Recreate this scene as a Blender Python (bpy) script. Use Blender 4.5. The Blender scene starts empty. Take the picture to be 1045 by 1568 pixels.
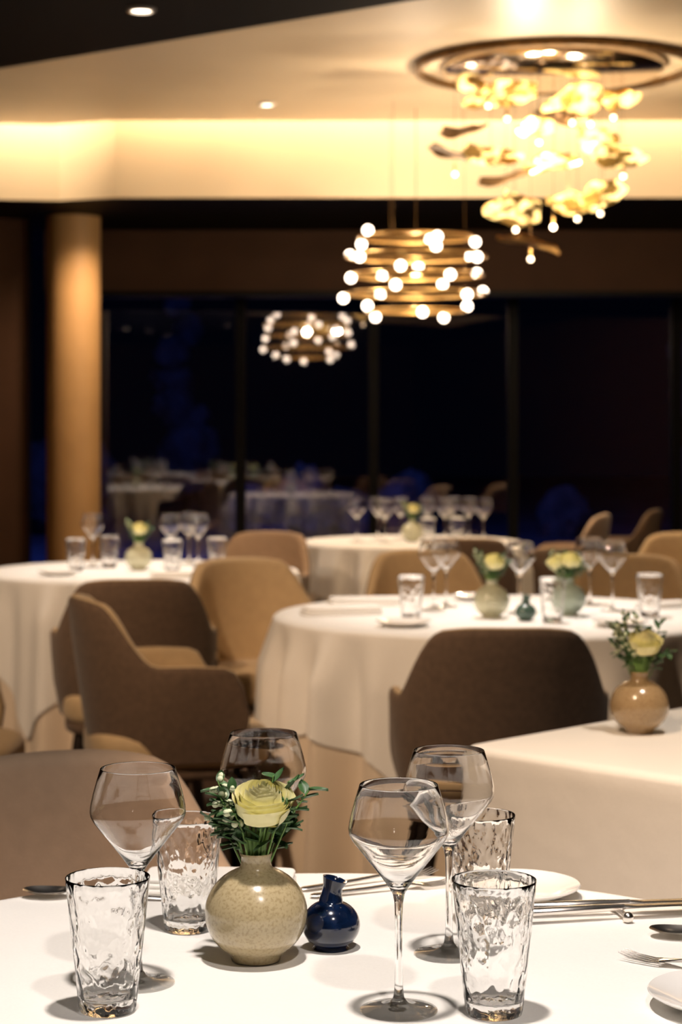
import bpy, math, random
from mathutils import Vector, Matrix, noise
S=bpy.context.scene
random.seed(7)
sin,cos,pi=math.sin,math.cos,math.pi
# ------------------------------------------------------------ materials
def mat(name,col,rough=.6,metal=0,var=0,vscale=20,bump=0,bscale=60,trans=0,emit=None,es=0,spec=.5,sheen=0,coat=0,bdist=.002,ior=1.5):
    m=bpy.data.materials.new(name);m.use_nodes=True
    nt=m.node_tree;b=nt.nodes['Principled BSDF']
    b.inputs['Base Color'].default_value=(*col,1)
    b.inputs['Roughness'].default_value=rough
    b.inputs['Metallic'].default_value=metal
    b.inputs['Transmission Weight'].default_value=trans
    b.inputs['Specular IOR Level'].default_value=spec
    b.inputs['Sheen Weight'].default_value=sheen
    b.inputs['Coat Weight'].default_value=coat
    b.inputs['IOR'].default_value=ior
    tc=nt.nodes.new('ShaderNodeTexCoord')
    if var>0:
        n=nt.nodes.new('ShaderNodeTexNoise');n.inputs['Scale'].default_value=vscale;n.inputs['Detail'].default_value=5
        r=nt.nodes.new('ShaderNodeValToRGB')
        r.color_ramp.elements[0].position=.3;r.color_ramp.elements[1].position=.7
        r.color_ramp.elements[0].color=(*[c*(1-var) for c in col],1)
        r.color_ramp.elements[1].color=(*[min(1,c*(1+var)) for c in col],1)
        nt.links.new(tc.outputs['Object'],n.inputs['Vector'])
        nt.links.new(n.outputs['Fac'],r.inputs['Fac']);nt.links.new(r.outputs['Color'],b.inputs['Base Color'])
    if bump>0:
        n=nt.nodes.new('ShaderNodeTexNoise');n.inputs['Scale'].default_value=bscale;n.inputs['Detail'].default_value=4
        bp=nt.nodes.new('ShaderNodeBump');bp.inputs['Strength'].default_value=bump;bp.inputs['Distance'].default_value=bdist
        nt.links.new(tc.outputs['Object'],n.inputs['Vector'])
        nt.links.new(n.outputs['Fac'],bp.inputs['Height']);nt.links.new(bp.outputs['Normal'],b.inputs['Normal'])
    if emit:
        b.inputs['Emission Color'].default_value=(*emit,1);b.inputs['Emission Strength'].default_value=es
    return m
M={}
M['cloth']=mat('white_linen',(.88,.86,.82),.9,bump=.25,bscale=14,sheen=.2,bdist=.01,var=.02,vscale=300)
M['cloth_under']=mat('ivory_linen',(.76,.64,.50),.9,bump=.25,bscale=10,sheen=.2,bdist=.01)
M['napkin']=mat('napkin_linen',(.88,.85,.8),.9,bump=.3,bscale=150)
M['fab_out']=mat('brown_upholstery',(.115,.070,.042),.85,var=.18,vscale=60,bump=.3,bscale=500,sheen=.15)
M['fab_in']=mat('tan_upholstery',(.50,.36,.20),.75,var=.06,vscale=30,bump=.2,bscale=300,sheen=.2)
M['fab_taupe']=mat('taupe_upholstery',(.40,.275,.18),.75,var=.06,vscale=30,bump=.2,bscale=300,sheen=.2)
M['leg']=mat('dark_walnut',(.018,.011,.008),.4,var=.2,vscale=40)
M['wine']=mat('crystal',(1,1,1),0,trans=1,ior=1.5)
M['floor']=mat('brown_carpet',(.075,.042,.026),.95,var=.3,vscale=8,bump=.4,bscale=200)
M['soffit']=mat('dark_lacquer_ceiling',(.005,.004,.003),.6,var=.1,vscale=3,spec=.12)
M['plaster']=mat('cream_plaster',(.80,.66,.48),.42,var=.04,vscale=1.5,bump=.12,bscale=1.2,bdist=.03)
M['cove']=mat('cream_cove_paint',(.82,.69,.50),.8,var=.02,vscale=3)
M['brownwall']=mat('brown_wall_panel',(.085,.040,.02),.7,var=.08,vscale=4,spec=.3)
M['column']=mat('amber_column_wood',(.60,.36,.15),.55,var=.06,vscale=5)
M['frame']=mat('black_window_frame',(.006,.005,.005),.5,var=.1,vscale=9,spec=.2)
def speckle(name,col,dark):
    m=mat(name,col,.22,bump=.08,bscale=120,coat=.6);nt=m.node_tree;b=nt.nodes['Principled BSDF']
    tc=nt.nodes.new('ShaderNodeTexCoord')
    v=nt.nodes.new('ShaderNodeTexNoise');v.inputs['Scale'].default_value=330;v.inputs['Detail'].default_value=4
    r=nt.nodes.new('ShaderNodeValToRGB');r.color_ramp.elements[0].position=.34;r.color_ramp.elements[1].position=.52
    r.color_ramp.elements[0].color=(*dark,1);r.color_ramp.elements[1].color=(*col,1)
    nt.links.new(tc.outputs['Object'],v.inputs['Vector']);nt.links.new(v.outputs['Fac'],r.inputs['Fac']);nt.links.new(r.outputs['Color'],b.inputs['Base Color'])
    return m
M['celadon']=speckle('speckled_olive_glaze',(.48,.39,.23),(.37,.29,.155))
M['pale']=mat('pale_green_glaze',(.54,.54,.38),.25,var=.08,vscale=50,coat=.5)
M['teal']=mat('sea_green_glaze',(.38,.46,.38),.25,var=.1,vscale=50,coat=.5)
M['dkteal']=mat('deep_teal_glaze',(.06,.11,.09),.2,var=.1,vscale=50,coat=.5)
M['tan']=speckle('sand_glaze',(.40,.28,.15),(.28,.18,.09))
M['navy']=mat('navy_glaze',(.003,.010,.036),.14,var=.5,vscale=90,coat=.8)
M['petal']=mat('cream_yellow_petal',(.92,.87,.46),.55,var=.03,vscale=60,sheen=.2)
M['leaf']=mat('green_leaf',(.05,.12,.04),.45,var=.4,vscale=60)
M['stem']=mat('green_stem',(.18,.32,.08),.5,var=.2,vscale=60)
M['bud']=mat('white_bud',(.66,.70,.48),.6,var=.1,vscale=90)
M['silver']=mat('polished_silver',(.80,.76,.72),.24,1,var=.05,vscale=30)
M['china']=mat('white_china',(.82,.80,.77),.15,coat=.5,var=.02,vscale=20)
M['brass']=mat('brass',(.75,.48,.18),.3,1,var=.1,vscale=20)
M['bronze']=mat('antique_bronze',(.16,.09,.035),.4,.8,var=.4,vscale=25)
M['globe']=mat('opal_globe',(1,.9,.8),.3,emit=(1,.80,.62),es=9,var=.02)
M['bulb']=mat('warm_bulb',(1,.9,.8),.3,emit=(1,.72,.45),es=8,var=.02)
M['down']=mat('downlight_lens',(1,.9,.8),.3,emit=(1,.8,.6),es=9,var=.02)
M['mirror']=mat('polished_canopy_steel',(.50,.42,.34),.14,1,bump=.15,bscale=5,var=.1,vscale=4)
M['hedge']=mat('night_hedge',(.06,.07,.10),.9,var=.5,vscale=3,bump=1,bscale=8,bdist=.1)
M['terrace']=mat('snowy_terrace',(.10,.12,.2),.8,var=.5,vscale=1.2)
def litleaf():
    m=bpy.data.materials.new('glowing_gold_glass');m.use_nodes=True;nt=m.node_tree;b=nt.nodes['Principled BSDF']
    b.inputs['Base Color'].default_value=(.55,.34,.08,1);b.inputs['Roughness'].default_value=.3;b.inputs['Metallic'].default_value=.8
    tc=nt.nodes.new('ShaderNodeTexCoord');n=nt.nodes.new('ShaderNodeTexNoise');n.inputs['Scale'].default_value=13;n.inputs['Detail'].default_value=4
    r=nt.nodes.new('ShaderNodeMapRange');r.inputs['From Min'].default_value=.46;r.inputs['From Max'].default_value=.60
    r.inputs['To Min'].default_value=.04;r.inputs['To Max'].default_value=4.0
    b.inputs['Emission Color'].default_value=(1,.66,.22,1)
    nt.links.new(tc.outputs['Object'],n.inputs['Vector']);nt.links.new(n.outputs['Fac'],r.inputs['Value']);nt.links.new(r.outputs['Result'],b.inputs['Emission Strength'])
    return m
M['lit']=litleaf()
def thinglass(name,ior=1.5):
    m=bpy.data.materials.new(name);m.use_nodes=True;nt=m.node_tree
    for n in list(nt.nodes):nt.nodes.remove(n)
    o=nt.nodes.new('ShaderNodeOutputMaterial');mx=nt.nodes.new('ShaderNodeMixShader')
    t=nt.nodes.new('ShaderNodeBsdfTransparent');t.inputs['Color'].default_value=(.985,.985,.98,1)
    g=nt.nodes.new('ShaderNodeBsdfGlossy');g.inputs['Roughness'].default_value=.0
    f=nt.nodes.new('ShaderNodeFresnel')
    ge=nt.nodes.new('ShaderNodeNewGeometry');mr=nt.nodes.new('ShaderNodeMapRange')
    mr.inputs['To Min'].default_value=ior;mr.inputs['To Max'].default_value=1/ior
    nt.links.new(ge.outputs['Backfacing'],mr.inputs['Value']);nt.links.new(mr.outputs['Result'],f.inputs['IOR'])
    nt.links.new(f.outputs[0],mx.inputs[0]);nt.links.new(t.outputs[0],mx.inputs[1]);nt.links.new(g.outputs[0],mx.inputs[2]);nt.links.new(mx.outputs[0],o.inputs[0])
    return m
M['foot']=thinglass('thin_crystal',ior=1.6)
def windowglass():
    m=bpy.data.materials.new('window_glass');m.use_nodes=True;nt=m.node_tree
    for n in list(nt.nodes):nt.nodes.remove(n)
    o=nt.nodes.new('ShaderNodeOutputMaterial');mx=nt.nodes.new('ShaderNodeMixShader');mx.inputs[0].default_value=.20
    t=nt.nodes.new('ShaderNodeBsdfTransparent');t.inputs['Color'].default_value=(.6,.65,.75,1)
    g=nt.nodes.new('ShaderNodeBsdfGlossy');g.inputs['Roughness'].default_value=.02;g.inputs['Color'].default_value=(.95,.92,.93,1)
    nt.links.new(t.outputs[0],mx.inputs[1]);nt.links.new(g.outputs[0],mx.inputs[2]);nt.links.new(mx.outputs[0],o.inputs[0])
    return m
M['window']=windowglass()
def tumblerglass():
    m=mat('hammered_glass',(1,1,1),0,trans=1,ior=1.45);nt=m.node_tree;b=nt.nodes['Principled BSDF']
    tc=nt.nodes.new('ShaderNodeTexCoord');mp=nt.nodes.new('ShaderNodeMapping');mp.inputs['Scale'].default_value=(1,1,.62)
    v=nt.nodes.new('ShaderNodeTexVoronoi');v.feature='SMOOTH_F1';v.inputs['Scale'].default_value=115;v.inputs['Smoothness'].default_value=.6
    bp=nt.nodes.new('ShaderNodeBump');bp.inputs['Strength'].default_value=.6;bp.inputs['Distance'].default_value=.0035
    nt.links.new(tc.outputs['Object'],mp.inputs[0]);nt.links.new(mp.outputs[0],v.inputs['Vector'])
    nt.links.new(v.outputs['Distance'],bp.inputs['Height']);nt.links.new(bp.outputs['Normal'],b.inputs['Normal'])
    return m
M['hammered']=tumblerglass()
# ------------------------------------------------------------ mesh builder
class MB:
    def __init__(s): s.v=[];s.f=[];s.m=[];s.mats=[]
    def mi(s,k):
        if k not in s.mats:s.mats.append(k)
        return s.mats.index(k)
    def loft(s,rings,m,closed=True,cap0=True,cap1=True,mf=None):
        i0=len(s.v);n=len(rings[0])
        for r in rings:s.v+= [tuple(p) for p in r]
        k=s.mi(m)
        for a in range(len(rings)-1):
            for b in range(n if closed else n-1):
                c=(b+1)%n
                s.f.append((i0+a*n+b,i0+a*n+c,i0+(a+1)*n+c,i0+(a+1)*n+b))
                s.m.append(s.mi(mf(a,b)) if mf else k)
        if closed and cap0: s.f.append(tuple(i0+n-1-b for b in range(n)));s.m.append(s.mi(mf(0,0)) if mf else k)
        if closed and cap1:
            j=i0+(len(rings)-1)*n;s.f.append(tuple(j+b for b in range(n)));s.m.append(s.mi(mf(0,0)) if mf else k)
    def revolve(s,prof,m,c=(0,0,0),seg=48,mf=None):
        i0=len(s.v);idx=[]
        for r,z in prof:
            if r<1e-6: idx.append([len(s.v)]*seg);s.v.append((c[0],c[1],c[2]+z))
            else:
                idx.append(list(range(len(s.v),len(s.v)+seg)))
                for j in range(seg):
                    t=2*pi*j/seg;s.v.append((c[0]+r*cos(t),c[1]+r*sin(t),c[2]+z))
        for a in range(len(prof)-1):
            for j in range(seg):
                q=(j+1)%seg;F=[idx[a][j],idx[a][q],idx[a+1][q],idx[a+1][j]]
                G=[]
                for x in F:
                    if x not in G:G.append(x)
                if len(G)>2:s.f.append(tuple(G));s.m.append(s.mi(mf(a) if mf else m))
    def box(s,x0,x1,y0,y1,z0,z1,m):
        i=len(s.v)
        s.v+=[(x,y,z) for z in(z0,z1) for y in(y0,y1) for x in(x0,x1)]
        for F in((0,2,3,1),(4,5,7,6),(0,1,5,4),(2,6,7,3),(0,4,6,2),(1,3,7,5)):s.f.append(tuple(i+q for q in F));s.m.append(s.mi(m))
    def poly(s,pts,m):
        i=len(s.v);s.v+=[tuple(p) for p in pts];s.f.append(tuple(range(i,i+len(pts))));s.m.append(s.mi(m))
    def sphere(s,c,r,m,seg=14,rings=8,sz=1):
        prof=[(r*sin(pi*k/rings) if 0<k<rings else 0,-r*cos(pi*k/rings)*sz) for k in range(rings+1)]
        s.revolve(prof,m,c,seg)
    def pad(s,hx,hy,z0,z1,rd,m,c=(0,0),e=3.2,seg=48,rot=0):
        rings=[]
        def ring(ins,z):
            R=[]
            for j in range(seg):
                t=2*pi*j/seg;a,b=cos(t),sin(t)
                x=(hx-ins)*math.copysign(abs(a)**(2/e),a);y=(hy-ins)*math.copysign(abs(b)**(2/e),b)
                R.append((c[0]+x*cos(rot)-y*sin(rot),c[1]+x*sin(rot)+y*cos(rot),z))
            return R
        for k in range(5):
            a=pi/2*k/4;rings.append(ring(rd*(1-sin(a)),z0+rd*(1-cos(a))))
        for k in range(5):
            a=pi/2*k/4;rings.append(ring(rd*(1-cos(a)),z1-rd*(1-sin(a))))
        rings.append(ring(min(hx,hy)*.5,z1+rd*.12))
        s.loft(rings,m)
    def sweep(s,path,sz,m,seg=8,up=None):
        P=[Vector(p) for p in path];rings=[]
        for i,p in enumerate(P):
            d=(P[min(i+1,len(P)-1)]-P[max(i-1,0)]).normalized()
            u=Vector(up) if up else (Vector((0,0,1)) if abs(d.z)<.8 else Vector((0,1,0)))
            a=d.cross(u).normalized();b=a.cross(d).normalized()
            w,t=(sz[i] if isinstance(sz[i],tuple) else (sz[i],sz[i]))
            rings.append([tuple(p+a*w*cos(2*pi*j/seg)+b*t*sin(2*pi*j/seg)) for j in range(seg)])
        s.loft(rings,m)
    def grid(s,fn,nu,nv,m):
        i0=len(s.v)
        for a in range(nu+1):
            for b in range(nv+1): s.v.append(tuple(fn(a/nu,b/nv)))
        for a in range(nu):
            for b in range(nv):
                q=i0+a*(nv+1)+b;s.f.append((q,q+1,q+nv+2,q+nv+1));s.m.append(s.mi(m))
    def mesh(s,name,sharp=40):
        me=bpy.data.meshes.new(name);me.from_pydata(s.v,[],s.f)
        for k in s.mats:me.materials.append(M[k])
        for p,i in zip(me.polygons,s.m):p.material_index=i;p.use_smooth=True
        me.update()
        import bmesh
        bm=bmesh.new();bm.from_mesh(me)
        bmesh.ops.recalc_face_normals(bm,faces=bm.faces);bm.to_mesh(me);bm.free()
        try: me.set_sharp_from_angle(angle=math.radians(sharp))
        except Exception as e: print(e)
        return me
def obj(name,me,loc=(0,0,0),rz=0,sc=1):
    o=bpy.data.objects.new(name,me);S.collection.objects.link(o);o.location=loc;o.rotation_euler=(0,0,rz)
    o.scale=(sc,sc,sc);return o
TT=.75
# ------------------------------------------------------------ room
b=MB();b.box(-4.5,4.5,-2,14.8,-.1,0,'floor');obj('floor',b.mesh('floor'))
ZL,ZH,ZC=2.62,3.03,3.42
def prism(b,pts,z0,z1,m):
    n=len(pts)
    b.poly([(x,y,z0) for x,y in pts],m);b.poly([(x,y,z1) for x,y in pts],m)
    for i in range(n):
        p,q=pts[i],pts[(i+1)%n];b.poly([(*p,z0),(*q,z0),(*q,z1),(*p,z1)],m)
b=MB()
for pts in ([(-4.5,-2),(4.5,-2),(4.5,3.35),(3.6,3.35),(-3.4,8.755),(-4.5,8.755)],
            [(3.6,3.35),(4.5,3.35),(4.5,14.8),(3.6,14.8)],
            [(-4.5,8.755),(-3.4,8.755),(-3.4,14.8),(-4.5,14.8)],
            [(-3.4,10.9),(-1.6,11.14),(-1.27,11.0),(3.6,11.0),(3.6,14.8),(-3.4,14.8)]):
    b.poly([(x,y,ZL) for x,y in pts],'soffit')
tray=[(3.6,3.35),(3.6,11.0),(-1.27,11.0),(-1.6,11.14),(-3.4,10.9),(-3.4,8.755)]
for i in range(6):
    p,q=tray[i],tray[(i+1)%6];b.poly([(*p,ZL),(*q,ZL),(*q,ZC),(*p,ZC)],'cove')
tin=[(3.6,3.35),(3.6,10.86),(-1.30,10.86),(-1.62,11.00),(-3.4,10.76),(-3.4,8.755)]
prism(b,tin,ZH,ZH+.03,'plaster')
b.poly([(x,y,ZC) for x,y in tray],'plaster')
obj('ceiling',b.mesh('ceiling'))
b=MB();b.box(-4.6,-4.5,-2,14.8,0,3.5,'brownwall');obj('wall_left',b.mesh('wall_left'))
b=MB();b.box(4.5,4.6,-2,14.8,0,3.5,'brownwall');obj('wall_right',b.mesh('wall_right'))
b=MB();b.box(-4.6,4.6,-2.1,-2,0,3.5,'brownwall');obj('wall_front',b.mesh('wall_front'))
b=MB();b.box(-4.5,-1.94,12.1,12.25,0,ZL,'brownwall');obj('wall_back',b.mesh('wall_back'))
b=MB();b.box(-1.94,4.5,12.8,13.0,2.225,ZL,'brownwall');b.box(-1.94,4.5,12.79,13.01,2.19,2.225,'frame');obj('trim_1',b.mesh('trim_1'))
b=MB();b.revolve([(0,0),(.19,0),(.19,.08),(.165,.09),(.165,ZL)],'column',seg=48);obj('column',b.mesh('column'),(-1.64,12.0,0))
def wy(x): return 13.8+.105*(x-.37)
xs=[-2.9,-1.75,-.70,.23,1.22,2.4,3.6,4.5]
for i in range(len(xs)-1):
    b=MB();x0,x1=xs[i],xs[i+1]
    b.poly([(x0,wy(x0),.05),(x1,wy(x1),.05),(x1,wy(x1),ZL),(x0,wy(x0),ZL)],'window')
    b.box(x0-.035,x0+.035,wy(x0)-.05,wy(x0)+.05,0,ZL,'frame')
    b.poly([(x0,wy(x0)-.03,0),(x1,wy(x1)-.03,0),(x1,wy(x1)-.03,.1),(x0,wy(x0)-.03,.1)],'frame')
    obj('window_%d'%(i+1),b.mesh('window'))
b=MB();b.box(-25,25,14.9,60,-.3,-.1,'terrace');obj('terrace_ground',b.mesh('terrace'))
def blob(b,c,r,m,seed,sz=1,amp=.25):
    i0=len(b.v);b.revolve([(r*sin(pi*k/16) if 0<k<16 else 0,-r*cos(pi*k/16)*sz) for k in range(17)],m,c,30)
    for i in range(i0,len(b.v)):
        v=Vector(b.v[i]);d=v-Vector(c);n=noise.noise(v*1.7/r*.5+Vector((seed,0,0)))+.5*noise.noise(v*5/r+Vector((seed,3,0)));b.v[i]=tuple(Vector(c)+d*(1+amp*2*n))
for k,(x,y,r,s) in enumerate([(-1.0,24,.42,1),(-.45,24.3,.5,1),(.1,24.5,.45,1),(.8,25,.5,1),(3.0,26,.36,1),(-4,27,.8,1)]):
    b=MB();blob(b,(0,0,r*.7),r,'hedge',k,s);obj('garden_bush',b.mesh('bush'),(x,y,-.1))
for k,(x,y) in enumerate([(-2.3,30),(5.2,28)]):
    b=MB();b.sweep([(0,0,0),(.05,0,1),(0,.05,2.2)],[.16,.11,.06],'leg')
    for j in range(9):blob(b,(random.uniform(-.3,.3),random.uniform(-.5,.5),.8+j*.36),.40-.03*j,'hedge',j+k*9)
    obj('garden_tree',b.mesh('tree'),(x,y,-.1))
# ------------------------------------------------------------ chair
def chair_mesh(inn='fab_in'):
    b=MB();st=[]
    N=20
    a,bk=.268,.27
    for i in range(6,0,-1): st.append((-a,.20*i/6,1,-90,i/6))
    for i in range(-N,N+1):
        ph=90*i/N;t=math.radians(ph)
        st.append((a*math.copysign(abs(sin(t))**.88,sin(t)),-bk*abs(cos(t))**.88,0,ph,0))
    for i in range(1,7): st.append((a,.20*i/6,1,90,i/6))
    P=[Vector((x,y)) for x,y,_,_,_ in st];rings=[]
    for i,(x,y,arm,ph,fr) in enumerate(st):
        d=(P[min(i+1,len(P)-1)]-P[max(i-1,0)]).normalized();n=Vector((d.y,-d.x))
        ap=min(abs(ph),90)
        q=min(1,max(0,(ap-30)/(72-30)));q=q*q*(3-2*q)
        h=.845*(1-q)+.665*q-.010*min(1,ap/30)**3*(1-q)
        if arm: h=.665-.012*fr-(.12*max(0,(fr-.5)/.5)**2.2)
        th=.048-.012*q
        back=max(0,1-ap/70)
        z0=.395
        ring=[]
        def pt(off,z,):
            f=(z-z0)/(.84-z0)
            o=off+ .04*back*f**1.3 + .010*(1-back)*f
            yy=-.06*(1-f)*fr if arm else 0
            return (x+n.x*o,y+n.y*o+yy,z)
        for k in range(7): ring.append(pt(-.025*(1-k/6)**2,z0+(h-th/2-z0)*k/6))
        for k in range(1,6):
            t=pi*k/6;ring.append(pt(-th/2+th/2*cos(t),h-th/2+th/2*sin(t)))
        for k in range(7): ring.append(pt(-th,h-th/2+(z0+.02-h+th/2)*k/6))
        rings.append(ring)
    nb=len(rings[0])
    b.loft(rings,'fab_out',mf=lambda a_,c_:'fab_out' if c_<8 or c_>=nb-1 else inn)
    b.pad(.235,.255,.37,.478,.035,inn,c=(0,.0),e=3.4)
    b.pad(.225,.24,.345,.385,.012,'fab_out',c=(0,-.01),e=3.4)
    for sx in(-1,1):
        for sy in(-1,1):
            b.sweep([(sx*.17,sy*.17,.36),(sx*.2,sy*.2,.18),(sx*.225,sy*.225,0)],[(.02,.02),(.016,.016),(.011,.011)],'leg',seg=10)
    return b.mesh('dining_chair',50)
CH=chair_mesh();CH2=chair_mesh('fab_taupe')
def chair(x,y,fx,fy,me=None,sc=1): obj('dining_chair',me or CH,(x,y,0),math.atan2(-fx,fy),sc)
chair(.396,4.92,0,1)
chair(-.680,6.44,-.12,1)
chair(-.475,5.62,1,.28)
chair(-.27,6.96,.45,-1)
chair(-1.13,5.33,1,-.05)
chair(-.42,8.86,-.4,-1,CH2)
chair(.52,8.80,-.08,1)
chair(.36,7.45,.2,-1)
chair(1.0,7.15,-.42,-1)
chair(1.56,7.2,-.6,-.8)
chair(1.52,8.75,-.3,-1)
chair(1.22,11.1,-1,.2,CH2)
chair(1.62,11.75,-1,.2,CH2)
chair(1.90,10.6,-1,.2,CH2)
chair(-.345,2.76,.36,-.93,CH2,.968)
# ------------------------------------------------------------ tables
def drape(b,outline,drop,zt,off,amp,nf,m,seg=360,flare=.05,ph=0,rows=18,L0=.22):
    def fold(t):
        a=.5*sin(nf*t+ph+1.1*sin(2*t))+.4*sin((nf+5)*t+ph*2.3+sin(3*t))+.3*sin((nf//2)*t+1.3)
        return a
    rings=[]
    for f in (.01,.3,.6,.85,.97):
        rings.append([(outline(2*pi*j/seg)*f*cos(2*pi*j/seg),outline(2*pi*j/seg)*f*sin(2*pi*j/seg),zt) for j in range(seg)])
    for k in range(4):
        a=pi/2*k/3
        rings.append([((outline(t)-.012+(.012+off)*sin(a))*cos(t),(outline(t)-.012+(.012+off)*sin(a))*sin(t),zt-.014*(1-cos(a))) for t in [2*pi*j/seg for j in range(seg)]])
    for k in range(1,rows+1):
        u=k/rows;R=[]
        for j in range(seg):
            t=2*pi*j/seg;D=drop(t);L=D*u
            g=min(1,L/L0) if L<L0 else 1+.6*(L-L0)
            r=outline(t)+off+flare*L+amp*(fold(t)+.45)*g
            R.append((r*cos(t),r*sin(t),zt-.014-L))
        rings.append(R)
    b.loft(rings,m,cap0=True,cap1=False)
def round_table(name,cx,cy,R,s,rot,seed,nf=17):
    b=MB();o=lambda t:R
    drape(b,o,lambda t:.745-.03,TT-.004,.002,.042,nf,'cloth_under',flare=.01,ph=seed,L0=.14)
    def dr(t):
        t2=(t-rot+pi/4)%(pi/2)-pi/4
        d=s/max(cos(t2),.72)-R
        return min(.66,max(.05,d+.012*sin(nf*t)))
    drape(b,o,dr,TT,.010,.042,nf,'cloth',flare=.02,ph=seed,L0=.14)
    b.revolve([(0,0),(.25,0),(.25,.02),(.05,.04),(.04,.70),(R-.03,.705),(R-.03,.735),(0,.735)],'leg')
    return obj(name,b.mesh(name,60),(cx,cy,0))
T1=round_table('round_dining_table',-.02,1.89,.60,.80,.3,.4)
round_table('round_dining_table',.5,6.02,.70,.99,.62,1.0,21)
round_table('round_dining_table',-.81,7.9,.63,.87,.23,2.2,19)
round_table('round_dining_table',.36,10.0,.56,.80,.5,3.3)
b=MB();hs=.40;e=30
def sq(t): return hs/((abs(cos(t))**e+abs(sin(t))**e)**(1/e))
drape(b,sq,lambda t:.70,TT-.004,.004,.008,8,'cloth_under',flare=.03)
drape(b,sq,lambda t:.50,TT,.010,.010,8,'cloth',flare=.035)
b.box(-.05,.05,-.05,.05,0,.7,'leg');b.box(-.37,.37,-.37,.37,.70,.735,'leg');b.box(-.22,.22,-.22,.22,0,.02,'leg')
obj('square_dining_table',b.mesh('square_dining_table',60),(.785,3.5,0),pi/4+.01)
# ------------------------------------------------------------ glassware
outer=[(0,0),(.036,0),(.0378,.0008),(.0375,.0018),(.030,.0028),(.018,.0045),(.009,.008),(.0052,.014),(.0040,.025),(.0036,.05),(.0036,.085),(.0041,.104),(.0058,.113),(.0095,.1195)]
bo=[(.018,.131),(.028,.1435),(.038,.156),(.0455,.1655),(.0482,.1710),(.0488,.1755),(.0480,.182),(.0455,.193),(.0418,.206),(.0381,.2182),(.0379,.2187),(.0376,.2189)]
bi=[(.0373,.2187),(.0372,.2181),(.0411,.206),(.0448,.193),(.0473,.182),(.0481,.1755),(.0475,.1712),(.0448,.1662),(.0373,.1570),(.0273,.1448),(.0173,.1325),(.009,.1238),(.004,.1205),(0,.1198)]
b=MB();b.revolve(outer+bo+bi,'wine',seg=72,mf=lambda a:'wine' if 6<=a else 'foot')
WG=b.mesh('wine_glass',60)
b=MB();tp=[(0,.0015),(.018,.0015),(.024,0),(.0268,.0015),(.0280,.006)]
for k in range(1,13): tp.append((.028+.0128*k/12,.006+.122*k/12))
tp+=[(.0408,.1296),(.0404,.130),(.0400,.1296)]
for k in range(1,11): tp.append((.0399-.0132*k/10,.129-.112*k/10))
tp+=[(.0245,.0145),(.018,.0135),(0,.013)]
b.revolve(tp,'hammered',seg=64);TG=b.mesh('tumbler',60)
def wine(x,y,z=TT):
    o=obj('wine_glass',WG,(x,y,z),random.uniform(0,6));return o
def tumb(x,y,sc=1):
    o=obj('water_tumbler',TG,(x,y,TT),random.uniform(0,6),sc);return o
fg=[tumb(-.2255,1.892),tumb(-.172,2.20,.97),tumb(.147,1.881),tumb(.158,2.22,.97),
wine(.0558,1.892),wine(.1155,2.095),wine(-.206,1.985),wine(-.088,2.215)]
try:
    for o in fg[4:]: o.cycles.is_caustics_caster=True
    T1.cycles.is_caustics_receiver=True
except Exception as ex: print('caustics',ex)
# ------------------------------------------------------------ vases + flowers
def rosef(b,c,R,tilt=(0,0),m='petal'):
    T=Matrix.Rotation(tilt[0],3,'X')@Matrix.Rotation(tilt[1],3,'Y');c=Vector(c)
    NL=9
    for L in range(NL):
        q=(L+1)/NL;n=3 if L<4 else 5
        for k in range(n):
            a0=2*pi*k/n+L*1.25;w=(pi/n)*1.45
            def fn(u,v,a0=a0,w=w,q=q,L=L):
                ang=a0+(u-.5)*2*w
                close=.38*(1-q)
                rr=R*(.10+.90*q)*(sin(pi/2*min(1,v*1.6))*(1-close*max(0,v-.6)/.4))*(1-.14*(u-.5))
                if L>=NL-3: rr+=R*.13*max(0,v-.7)/.3
                edge=1-.12*abs(2*u-1)**2.2
                top=.98-.50*q*q
                z=-R*.85+R*(.85+top)*v*edge
                rr*=1+.03*(k%2)+.015*sin(7*ang+L)
                if L>=NL-3: z-=R*.07*max(0,v-.75)/.25
                return c+T@Vector((rr*cos(ang),rr*sin(ang),z))
            b.grid(fn,7,8,m)
def leaff(b,p,d,L,W,m='leaf'):
    d=Vector(d).normalized();s=d.cross(Vector((0,0,1)));s=s.normalized() if s.length>.01 else Vector((1,0,0));n=s.cross(d)
    p=Vector(p);cv=random.uniform(-.3,.3)
    def fn(u,v):
        w=W*sin(pi*min(1,v*.96+.04))**.8*(u-.5)*2
        return p+d*L*v+s*w+n*(abs(u-.5)*W*.8+cv*L*v*v)
    b.grid(fn,4,6,m)
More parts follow.
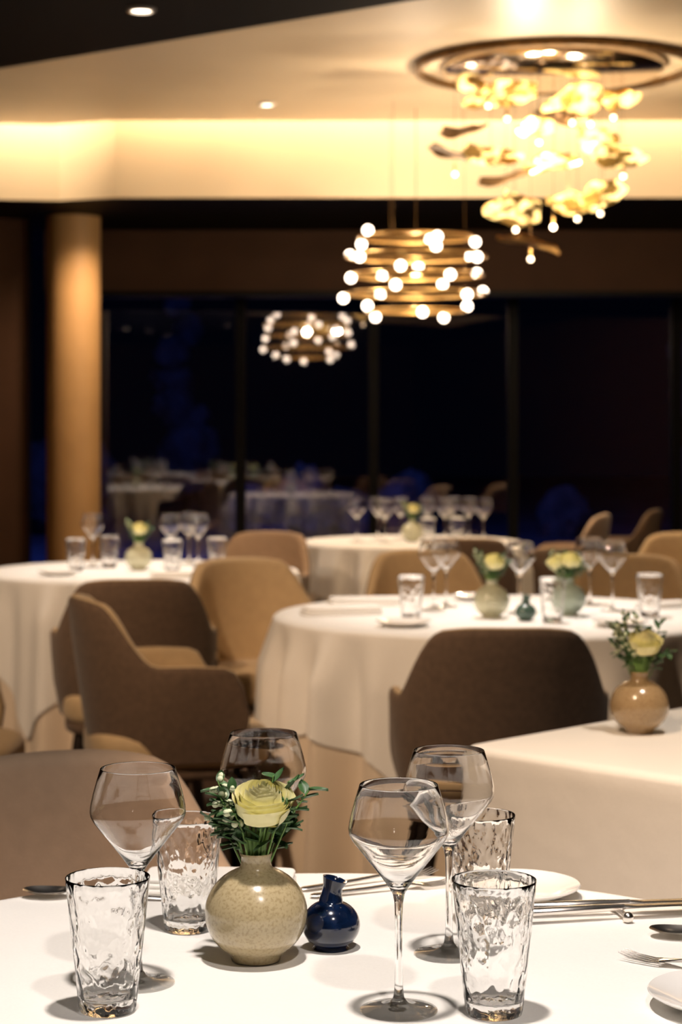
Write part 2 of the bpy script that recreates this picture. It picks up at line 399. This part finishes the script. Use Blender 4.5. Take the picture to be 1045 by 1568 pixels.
def bouquet(b,z,seed,R=.029,spread=.064,rose=(.008,-.014,.054),roses=1,tall=0):
    random.seed(seed)
    if roses:
        c=Vector((rose[0],rose[1],z+rose[2]))
        rosef(b,c,R,(.38,.06))
        b.sweep([(0,0,z-.06),(rose[0]*.4,rose[1]*.3,z+.01),tuple(c+Vector((0,.006,-R*.6)))],[.0028,.003,.0035],'stem')
        for k in range(5):
            leaff(b,c+Vector((0,.004,-R*.8)),(cos(k*1.256),sin(k*1.256)-.2,.35),.024,.005)
        if roses>1:
            c=Vector((-rose[0]-.028,rose[1]+.01,z+rose[2]*.9));rosef(b,c,R*.9,(.3,-.4))
            b.sweep([(0,0,z-.06),(-.005,0,z+.01),tuple(c)],[.0025]*3,'stem')
    for k in range(6):
        x=-.009+.0036*k;b.sweep([(x*.5,0,z-.05),(x,-.006,z+.01),(x*2.2,-.004,z+.045)],[.0024]*3,'stem')
    for k in range(16):
        a=2*pi*k/16+random.uniform(-.2,.2);rad=random.uniform(.55,1)*spread;h=random.uniform(.022,.088)+tall*random.random()
        tip=Vector((rad*cos(a),rad*sin(a)*.55+.006,z+h))
        base=Vector((.006*cos(a),.006*sin(a),z-.03));mid=base.lerp(tip,.55)+Vector((0,0,.012))
        b.sweep([base,mid,tip],[.0013,.001,.0007],'stem',seg=5)
        buds=(cos(a)<-.1)
        for j in range(9):
            f=.38+.64*j/9;p=base.lerp(tip,f)+Vector((0,0,.012*sin(pi*min(f,1))))
            dd=Vector((random.uniform(-1,1)+cos(a)*.7,random.uniform(-.8,.8),random.uniform(-.2,.9)))
            if buds and j>2 and random.random()<.9:
                for _ in range(3):
                    b.sphere(tuple(p+dd.normalized()*random.uniform(.004,.010)),random.uniform(.0024,.0040),'bud',8,5)
            leaff(b,p,dd,random.uniform(.014,.023),random.uniform(.0045,.0075))
def vase(col,seed,roses=1,tall=0):
    b=MB();R=.0545;zc=.0505;prof=[(0,0),(.022,0),(.026,.0012)]
    for k in range(20):
        t=-1.03+ (1.03+1.22)*k/19
        prof.append((R*cos(t),zc+.0495*sin(t)))
    prof+=[(.0172,.0985),(.0160,.103),(.0160,.1095),(.0172,.1125),(.0165,.1138),(.0145,.1130),(.0135,.108),(.0135,.095),(.03,.08),(.04,.05),(.02,.01),(0,.008)]
    b.revolve(prof,col,seg=64)
    bouquet(b,.112,seed,roses=roses,tall=tall)
    return b.mesh('flower_vase',60)
obj('flower_vase',vase('celadon',3),(-.090,2.074,TT))
obj('flower_vase',vase('tan',12,tall=.03),(.554,3.636,TT))
def budvase(col):
    b=MB();pr=[(0,0),(.016,0),(.020,.001)]
    for k in range(14):
        t=-1.0+2.15*k/13;pr.append((.0318*cos(t),.0262+.0268*sin(t)))
    pr+=[(.0125,.055),(.0108,.060),(.0105,.067),(.0128,.0735),(.0134,.0755),(.0110,.0762),(.007,.072),(.006,.06),(0,.05)]
    b.revolve(pr,col,seg=56)
    for i,v in enumerate(b.v):
        if v[2]>.048: f=(v[2]-.048)/.028;b.v[i]=(v[0]+.005*f*f,v[1],v[2]-(.3*v[0])*f)
    return b.mesh('small_bud_vase',60)
obj('small_bud_vase',budvase('navy'),(-.011,2.12,TT))
# ------------------------------------------------------------ plates, cutlery, napkins
def plate_mesh(r=.08):
    b=MB();b.revolve([(0,0),(r*.55,0),(r*.58,.003),(r*.8,.008),(r*.985,.015),(r,.0165),(r*.985,.018),(r*.78,.0115),(r*.6,.0065),(0,.006)],'china',seg=64);return b.mesh('side_plate',60)
PL=plate_mesh()
obj('side_plate',PL,(.212,2.355,TT),0,.95);obj('side_plate',PL,(.378,1.900,TT))
def knife(L=.23):
    b=MB()
    b.sweep([(0,-L/2,.006),(0,-L/2+.004,.006),(0,-.03,.0065),(0,-.005,.0065),(0,.005,.0065)],[(.003,.003),(.0065,.0048),(.0058,.0045),(.0036,.0036),(.004,.0035)],'silver',12)
    b.sweep([(0,.004,.0065),(0,.02,.0065),(.001,.08,.0065),(.002,L/2-.012,.0065),(.004,L/2,.0065)],[(.004,.003),(.0085,.0013),(.0095,.001),(.008,.0009),(.001,.0006)],'silver',10)
    return b.mesh('table_knife',50)
def fork(L=.19):
    b=MB()
    b.sweep([(0,-L/2,.004),(0,-L/2+.006,.004),(0,-.02,.006),(0,.025,.009),(0,.04,.007),(0,.05,.0055)],[(.004,.0015),(.0075,.002),(.004,.0022),(.0028,.002),(.008,.0014),(.0115,.0013)],'silver',10)
    for k in range(4):
        x=-.0095+k*.00633
        b.sweep([(x,.047,.0055),(x,.06,.004),(x,.08,.005),(x*.95,L/2,.009)],[(.002,.001),(.0016,.001),(.0014,.001),(.0005,.0005)],'silver',8)
    return b.mesh('table_fork',50)
def spoon(L=.18):
    b=MB()
    b.sweep([(0,-L/2,.003),(0,-L/2+.006,.003),(0,-.02,.005),(0,.035,.009)],[(.004,.0015),(.0075,.002),(.004,.002),(.0028,.002)],'silver',10)
    def fn(u,v):
        t=-pi/2+pi*v;w=.019*cos(t)**.8 if cos(t)>0 else 0
        x=(u-.5)*2*w;y=.063+.030*sin(t);return (x,y,.003+ .007*((x/.019)**2+((y-.063)/.03)**2))
    b.grid(fn,8,14,'silver');return b.mesh('table_spoon',50)
KN,FK,SP=knife(),fork(),spoon()
def flat(name,me,x,y,ang,dz=0): obj(name,me,(x,y,TT+dz),ang)
b=MB();
for sx in(-1,1): b.sphere((0,sx*.026,.0065),.0065,'silver',12,8)
b.sweep([(0,-.026,.006),(0,.026,.006)],[.0035,.0035],'silver');KR=b.mesh('knife_rest')
obj('knife_rest',KR,(.323,2.255,TT),.15)
flat('table_knife',KN,.320,2.247,-pi/2+.22,.0075);flat('table_knife',KN,.330,2.270,-pi/2+.16,.0075)
flat('table_fork',FK,.035,2.425,-1.075);flat('table_fork',FK,.052,2.380,-1.2)
flat('table_spoon',SP,-.290,2.345,pi/2-.1)
flat('table_fork',FK,.376,2.024,.95)
flat('table_spoon',SP,.433,2.154,1.4)
NP=MB();
for k in range(3): NP.pad(.095-.002*k,.038-.001*k,.0005+.0065*k,.007+.0065*k,.003,'napkin',e=9,c=(.001*k,0))
NPm=NP.mesh('folded_napkin',60)
obj('folded_napkin',NPm,(-.150,2.395,TT),-.05)
# ---- middle table
tumb(.209,5.83);tumb(.62,5.74);tumb(.93,5.90)
wine(.29,6.12);wine(.335,6.24);wine(.553,6.04);wine(.845,6.10);wine(.80,6.30)
vg,vt=vase('pale',21),vase('teal',33,roses=2)
obj('flower_vase',vg,(.452,5.88,TT));obj('flower_vase',vt,(.69,5.95,TT))
obj('small_bud_vase',budvase('dkteal'),(.545,5.78,TT))
obj('side_plate',PL,(.18,5.62,TT));obj('side_plate',PL,(.80,5.62,TT));obj('side_plate',PL,(.45,6.5,TT))
obj('folded_napkin',NPm,(.0,5.98,TT),.3,1.3);obj('folded_napkin',NPm,(.08,6.30,TT),.1,1.3);obj('folded_napkin',NPm,(1.02,6.2,TT),.5)
# ---- left table
tumb(-1.06,7.83);tumb(-.50,7.90);tumb(-.95,8.03);tumb(-.67,7.78)
wine(-1.02,8.05);wine(-.70,8.05);wine(-.59,8.08);wine(-.64,8.24)
obj('flower_vase',vg,(-.815,7.88,TT));obj('side_plate',PL,(-1.1,7.62,TT));obj('folded_napkin',NPm,(-.62,7.5,TT),.2,1.2);obj('side_plate',PL,(-.42,7.68,TT))
# ---- rear table
for x,y in((.08,9.9),(.19,10.1),(.31,10.15),(.53,9.98),(.66,10.1),(.72,9.9),(.22,9.8),(.45,10.2),(.58,10.22)): wine(x,y)
tumb(.43,9.72);tumb(.58,9.76)
obj('flower_vase',vg,(.36,9.92,TT))
# ------------------------------------------------------------ chandeliers
b=MB();random.seed(5)
CX,CY=1.0,9.2
plates=[(770,148,115,1),(726,132,50,1),(878,162,95,1),(950,152,60,1),(752,238,90,1),(708,200,75,0),(697,237,85,0),(775,272,95,0),(825,196,60,1),(850,250,85,1),(915,215,65,1),(950,240,80,1),(787,325,85,1),(870,312,70,1),(925,298,70,1),(813,374,95,2),(860,182,80,0)]
bulbs=[(748,162),(777,182),(877,188),(940,180),(697,267),(775,308),(955,270),(920,327),(848,348),(813,397),(885,335),(790,352),(826,218),(905,190)]
def pw(x,y,d): return ((x-522.5)*d/3000,d,1.31-(y-660)*d/3000)
for k,(px,py,w,kind) in enumerate(plates):
    d=CY+random.uniform(-.32,.32);x,y,z=pw(px,py,d);x-=CX;y-=CY
    R=w/2*9.2/3000;ph=random.uniform(0,6);tx,ty=random.uniform(-.25,.25),random.uniform(-.55,-.2)
    if kind!=1: ty*=.2
    mt={0:'bronze',1:'lit',2:'brass'}[kind]
    for dz in(0,.008):
        rings=[]
        for q in(.02,.35,.7,1.0):
            rings.append([(x+R*q*cos(t)*(1+.10*sin(3*t+ph)+.05*sin(7*t)),y+R*.6*q*sin(t)*(1+.14*sin(2*t+ph)),z+dz+q*R*(tx*cos(t)+ty*sin(t))+.010*q*sin(2*t+ph)+.006*q*sin(5*t+ph)) for t in [2*pi*j/28 for j in range(28)]])
        b.loft(rings,mt,cap1=False)
    b.sweep([(x,y,z+.02),(x,y,3.0-.0)],[.0010,.0010],'bronze',5)
for k,(px,py) in enumerate(bulbs):
    d=CY+random.uniform(-.3,.25);x,y,z=pw(px,py,d);b.sphere((x-CX,y-CY,z),.012,'bulb',10,6)
    b.sweep([(x-CX,y-CY,z+.010),(x-CX,y-CY,z+.05)],[.006,.006],'brass',8);b.sweep([(x-CX,y-CY,z+.05),(x-CX,y-CY,3.0)],[.001,.001],'bronze',5)
b.revolve([(0,2.985),(.50,2.985),(.52,3.0),(.52,3.03),(0,3.03)],'mirror',seg=64)
b.revolve([(.63,3.03),(.63,2.995),(.655,2.995),(.655,3.03)],'bronze',seg=72)
obj('leaf_chandelier',b.mesh('leaf_chandelier',50),(CX,CY,0))
b=MB();random.seed(11)
for lv,(z,R,n) in enumerate([(2.34,.31,5),(2.24,.38,6),(2.14,.36,6),(2.04,.38,5),(1.95,.27,5)]):
    pts=[(R*cos(2*pi*j/48),R*sin(2*pi*j/48)) for j in range(49)]
    b.sweep([(x,y,z) for x,y in pts],[(.007,.007)]*49,'brass',8)
    b.sweep([(-R,0,z),(R,0,z)],[.004,.004],'brass',6)
    for k in range(n):
        a=2*pi*k/n+lv*.61+random.uniform(-.25,.25)
        s=(-1,1)[(k+lv)%2]
        b.sphere((R*cos(a)*1.02,R*sin(a)*1.02,z+s*.022),.026,'globe',14,8)
for a in(0,2.1,4.2): b.sweep([(.26*cos(a),.26*sin(a),1.95),(.26*cos(a),.26*sin(a),3.03)],[.0012,.0012],'bronze',5)
b.sweep([(0,0,1.95),(0,0,3.03)],[.002,.002],'bronze',8)
obj('ring_globe_chandelier',b.mesh('ring_globe_chandelier',50),(.40,10.45,0))
b=MB();b.revolve([(0,-.004),(.032,-.004),(.034,-.010),(.045,-.008),(.047,0),(0,0)],'down',seg=32,mf=lambda a:'down' if a==0 else 'china');DL=b.mesh('recessed_downlight')
downs=[(-.62,6.08,ZL),(-.39,10.3,ZH),(0,1.75,ZL),(.80,3.2,ZL),(.5,6.25,ZH),(-.81,7.95,ZH),(2.3,8.0,ZH),(-1.9,4.9,ZL),(-1.3,3.6,ZL),(-.35,2.2,ZL),(.35,.7,ZL)]  # last few entries: added fixtures out of view, matching the fill spots
for d in downs: obj('recessed_downlight',DL,d)
# ------------------------------------------------------------ lights
def spot(n,loc,to,P,col,ang=75,bl=.7,r=.05):
    l=bpy.data.lights.new(n,'SPOT');l.energy=P;l.color=col;l.spot_size=math.radians(ang);l.spot_blend=bl;l.shadow_soft_size=r
    o=bpy.data.objects.new(n,l);S.collection.objects.link(o);o.location=loc;o.rotation_euler=(Vector(to)-Vector(loc)).to_track_quat('-Z','Y').to_euler();return o
W0=(1,.89,.81);W1=(1,.83,.68);W2=(1,.70,.46)
s1=spot('downlight_beam_1',(0.0,1.75,2.59),(0,2.0,.75),150,W0,70)
try: s1.data.cycles.is_caustics_light=True
except Exception as ex: print('cl',ex)
spot('fill_spot_12',(.35,.7,2.59),(0,2.1,.75),75,W0,50,.9)  # added fill from the camera side, lightens shadows under the glasses
spot('downlight_beam_2',(.80,3.2,2.59),(.78,3.5,.75),85,W1,75)
spot('downlight_beam_3',(.5,6.25,3.0),(.6,6.05,.75),280,W0,50,1)
spot('downlight_beam_4',(-.81,7.95,3.0),(-.75,7.9,.75),240,W0,48,1)
spot('fill_spot_5',(-1.9,4.9,2.59),(-.85,7.6,.45),290,W2,55,1)  # added warm side fill for the left table's hanging cloth
spot('downlight_beam_6',(-.39,10.3,3.0),(.2,10.0,.75),150,W1,60,1)
spot('column_fill_7',(-1.25,11.4,2.59),(-1.64,12,1.3),62,W2,95,1)  # added lamp with no fixture, brightens the column
spot('fill_spot_8',(-1.3,3.6,2.59),(.3,5.8,.45),290,W2,60,1)  # added fill from the left, brings out the middle table's folds
spot('downlight_beam_9',(2.3,8.0,3.0),(1.6,8.0,.6),120,W2,80,1)
spot('fill_spot_10',(-.35,2.2,2.59),(.60,3.15,.42),210,W2,50,1)  # added fill aimed at the square table's cloth drop
spot('downlight_beam_11',(-.62,6.08,2.59),(0,9.4,.6),150,W2,50,1)
def area(n,loc,to,sx,sy,P,col):
    l=bpy.data.lights.new(n,'AREA');l.shape='RECTANGLE';l.size=sx;l.size_y=sy;l.energy=P;l.color=col
    o=bpy.data.objects.new(n,l);S.collection.objects.link(o);o.location=loc;o.rotation_euler=(Vector(to)-Vector(loc)).to_track_quat('-Z','Y').to_euler();return o
area('cove_strip_light',(1.12,10.93,3.39),(1.12,10.96,2.6),4.84,.08,92,(1,.79,.54))
area('cove_strip_light_left',(-2.5,10.95,3.39),(-2.5,10.98,2.6),1.75,.08,30,(1,.79,.54))
area('cove_strip_light_corner',(-1.46,11.01,3.39),(-1.46,11.04,2.6),.34,.06,6,(1,.79,.54))
def point(n,loc,P,col,r=.1):
    l=bpy.data.lights.new(n,'POINT');l.energy=P;l.color=col;l.shadow_soft_size=r
    o=bpy.data.objects.new(n,l);S.collection.objects.link(o);o.location=loc
point('chandelier_glow',(.85,9.05,2.55),24,(1,.78,.52),.03)
point('chandelier_glow_2',(1.15,9.3,2.45),24,(1,.78,.52),.03)
point('chandelier_glow_3',(.95,9.1,2.25),28,(1,.78,.52),.03)
point('chandelier_glow_4',(.4,10.45,2.17),14,(1,.76,.52),.03)
area('garden_blue_fill',(-.6,19,4),(-.4,25,0.3),3,3,190,(.16,.24,1))  # added blue area lamp that tints the hedges behind the glass
w=bpy.data.worlds.new('w');S.world=w;w.use_nodes=True
w.node_tree.nodes['Background'].inputs[0].default_value=(.01,.02,.07,1);w.node_tree.nodes['Background'].inputs[1].default_value=.04
# ------------------------------------------------------------ camera
c=bpy.data.cameras.new('camera');co=bpy.data.objects.new('camera',c);S.collection.objects.link(co);S.camera=co
co.location=(0,0,1.31);co.rotation_euler=(pi/2,0,0)
c.sensor_fit='VERTICAL';c.sensor_height=36;c.lens=3000/1568*36;c.shift_y=-(784-660)/1568
c.dof.use_dof=True;c.dof.focus_distance=1.98;c.dof.aperture_fstop=8
S.view_settings.view_transform='Standard'
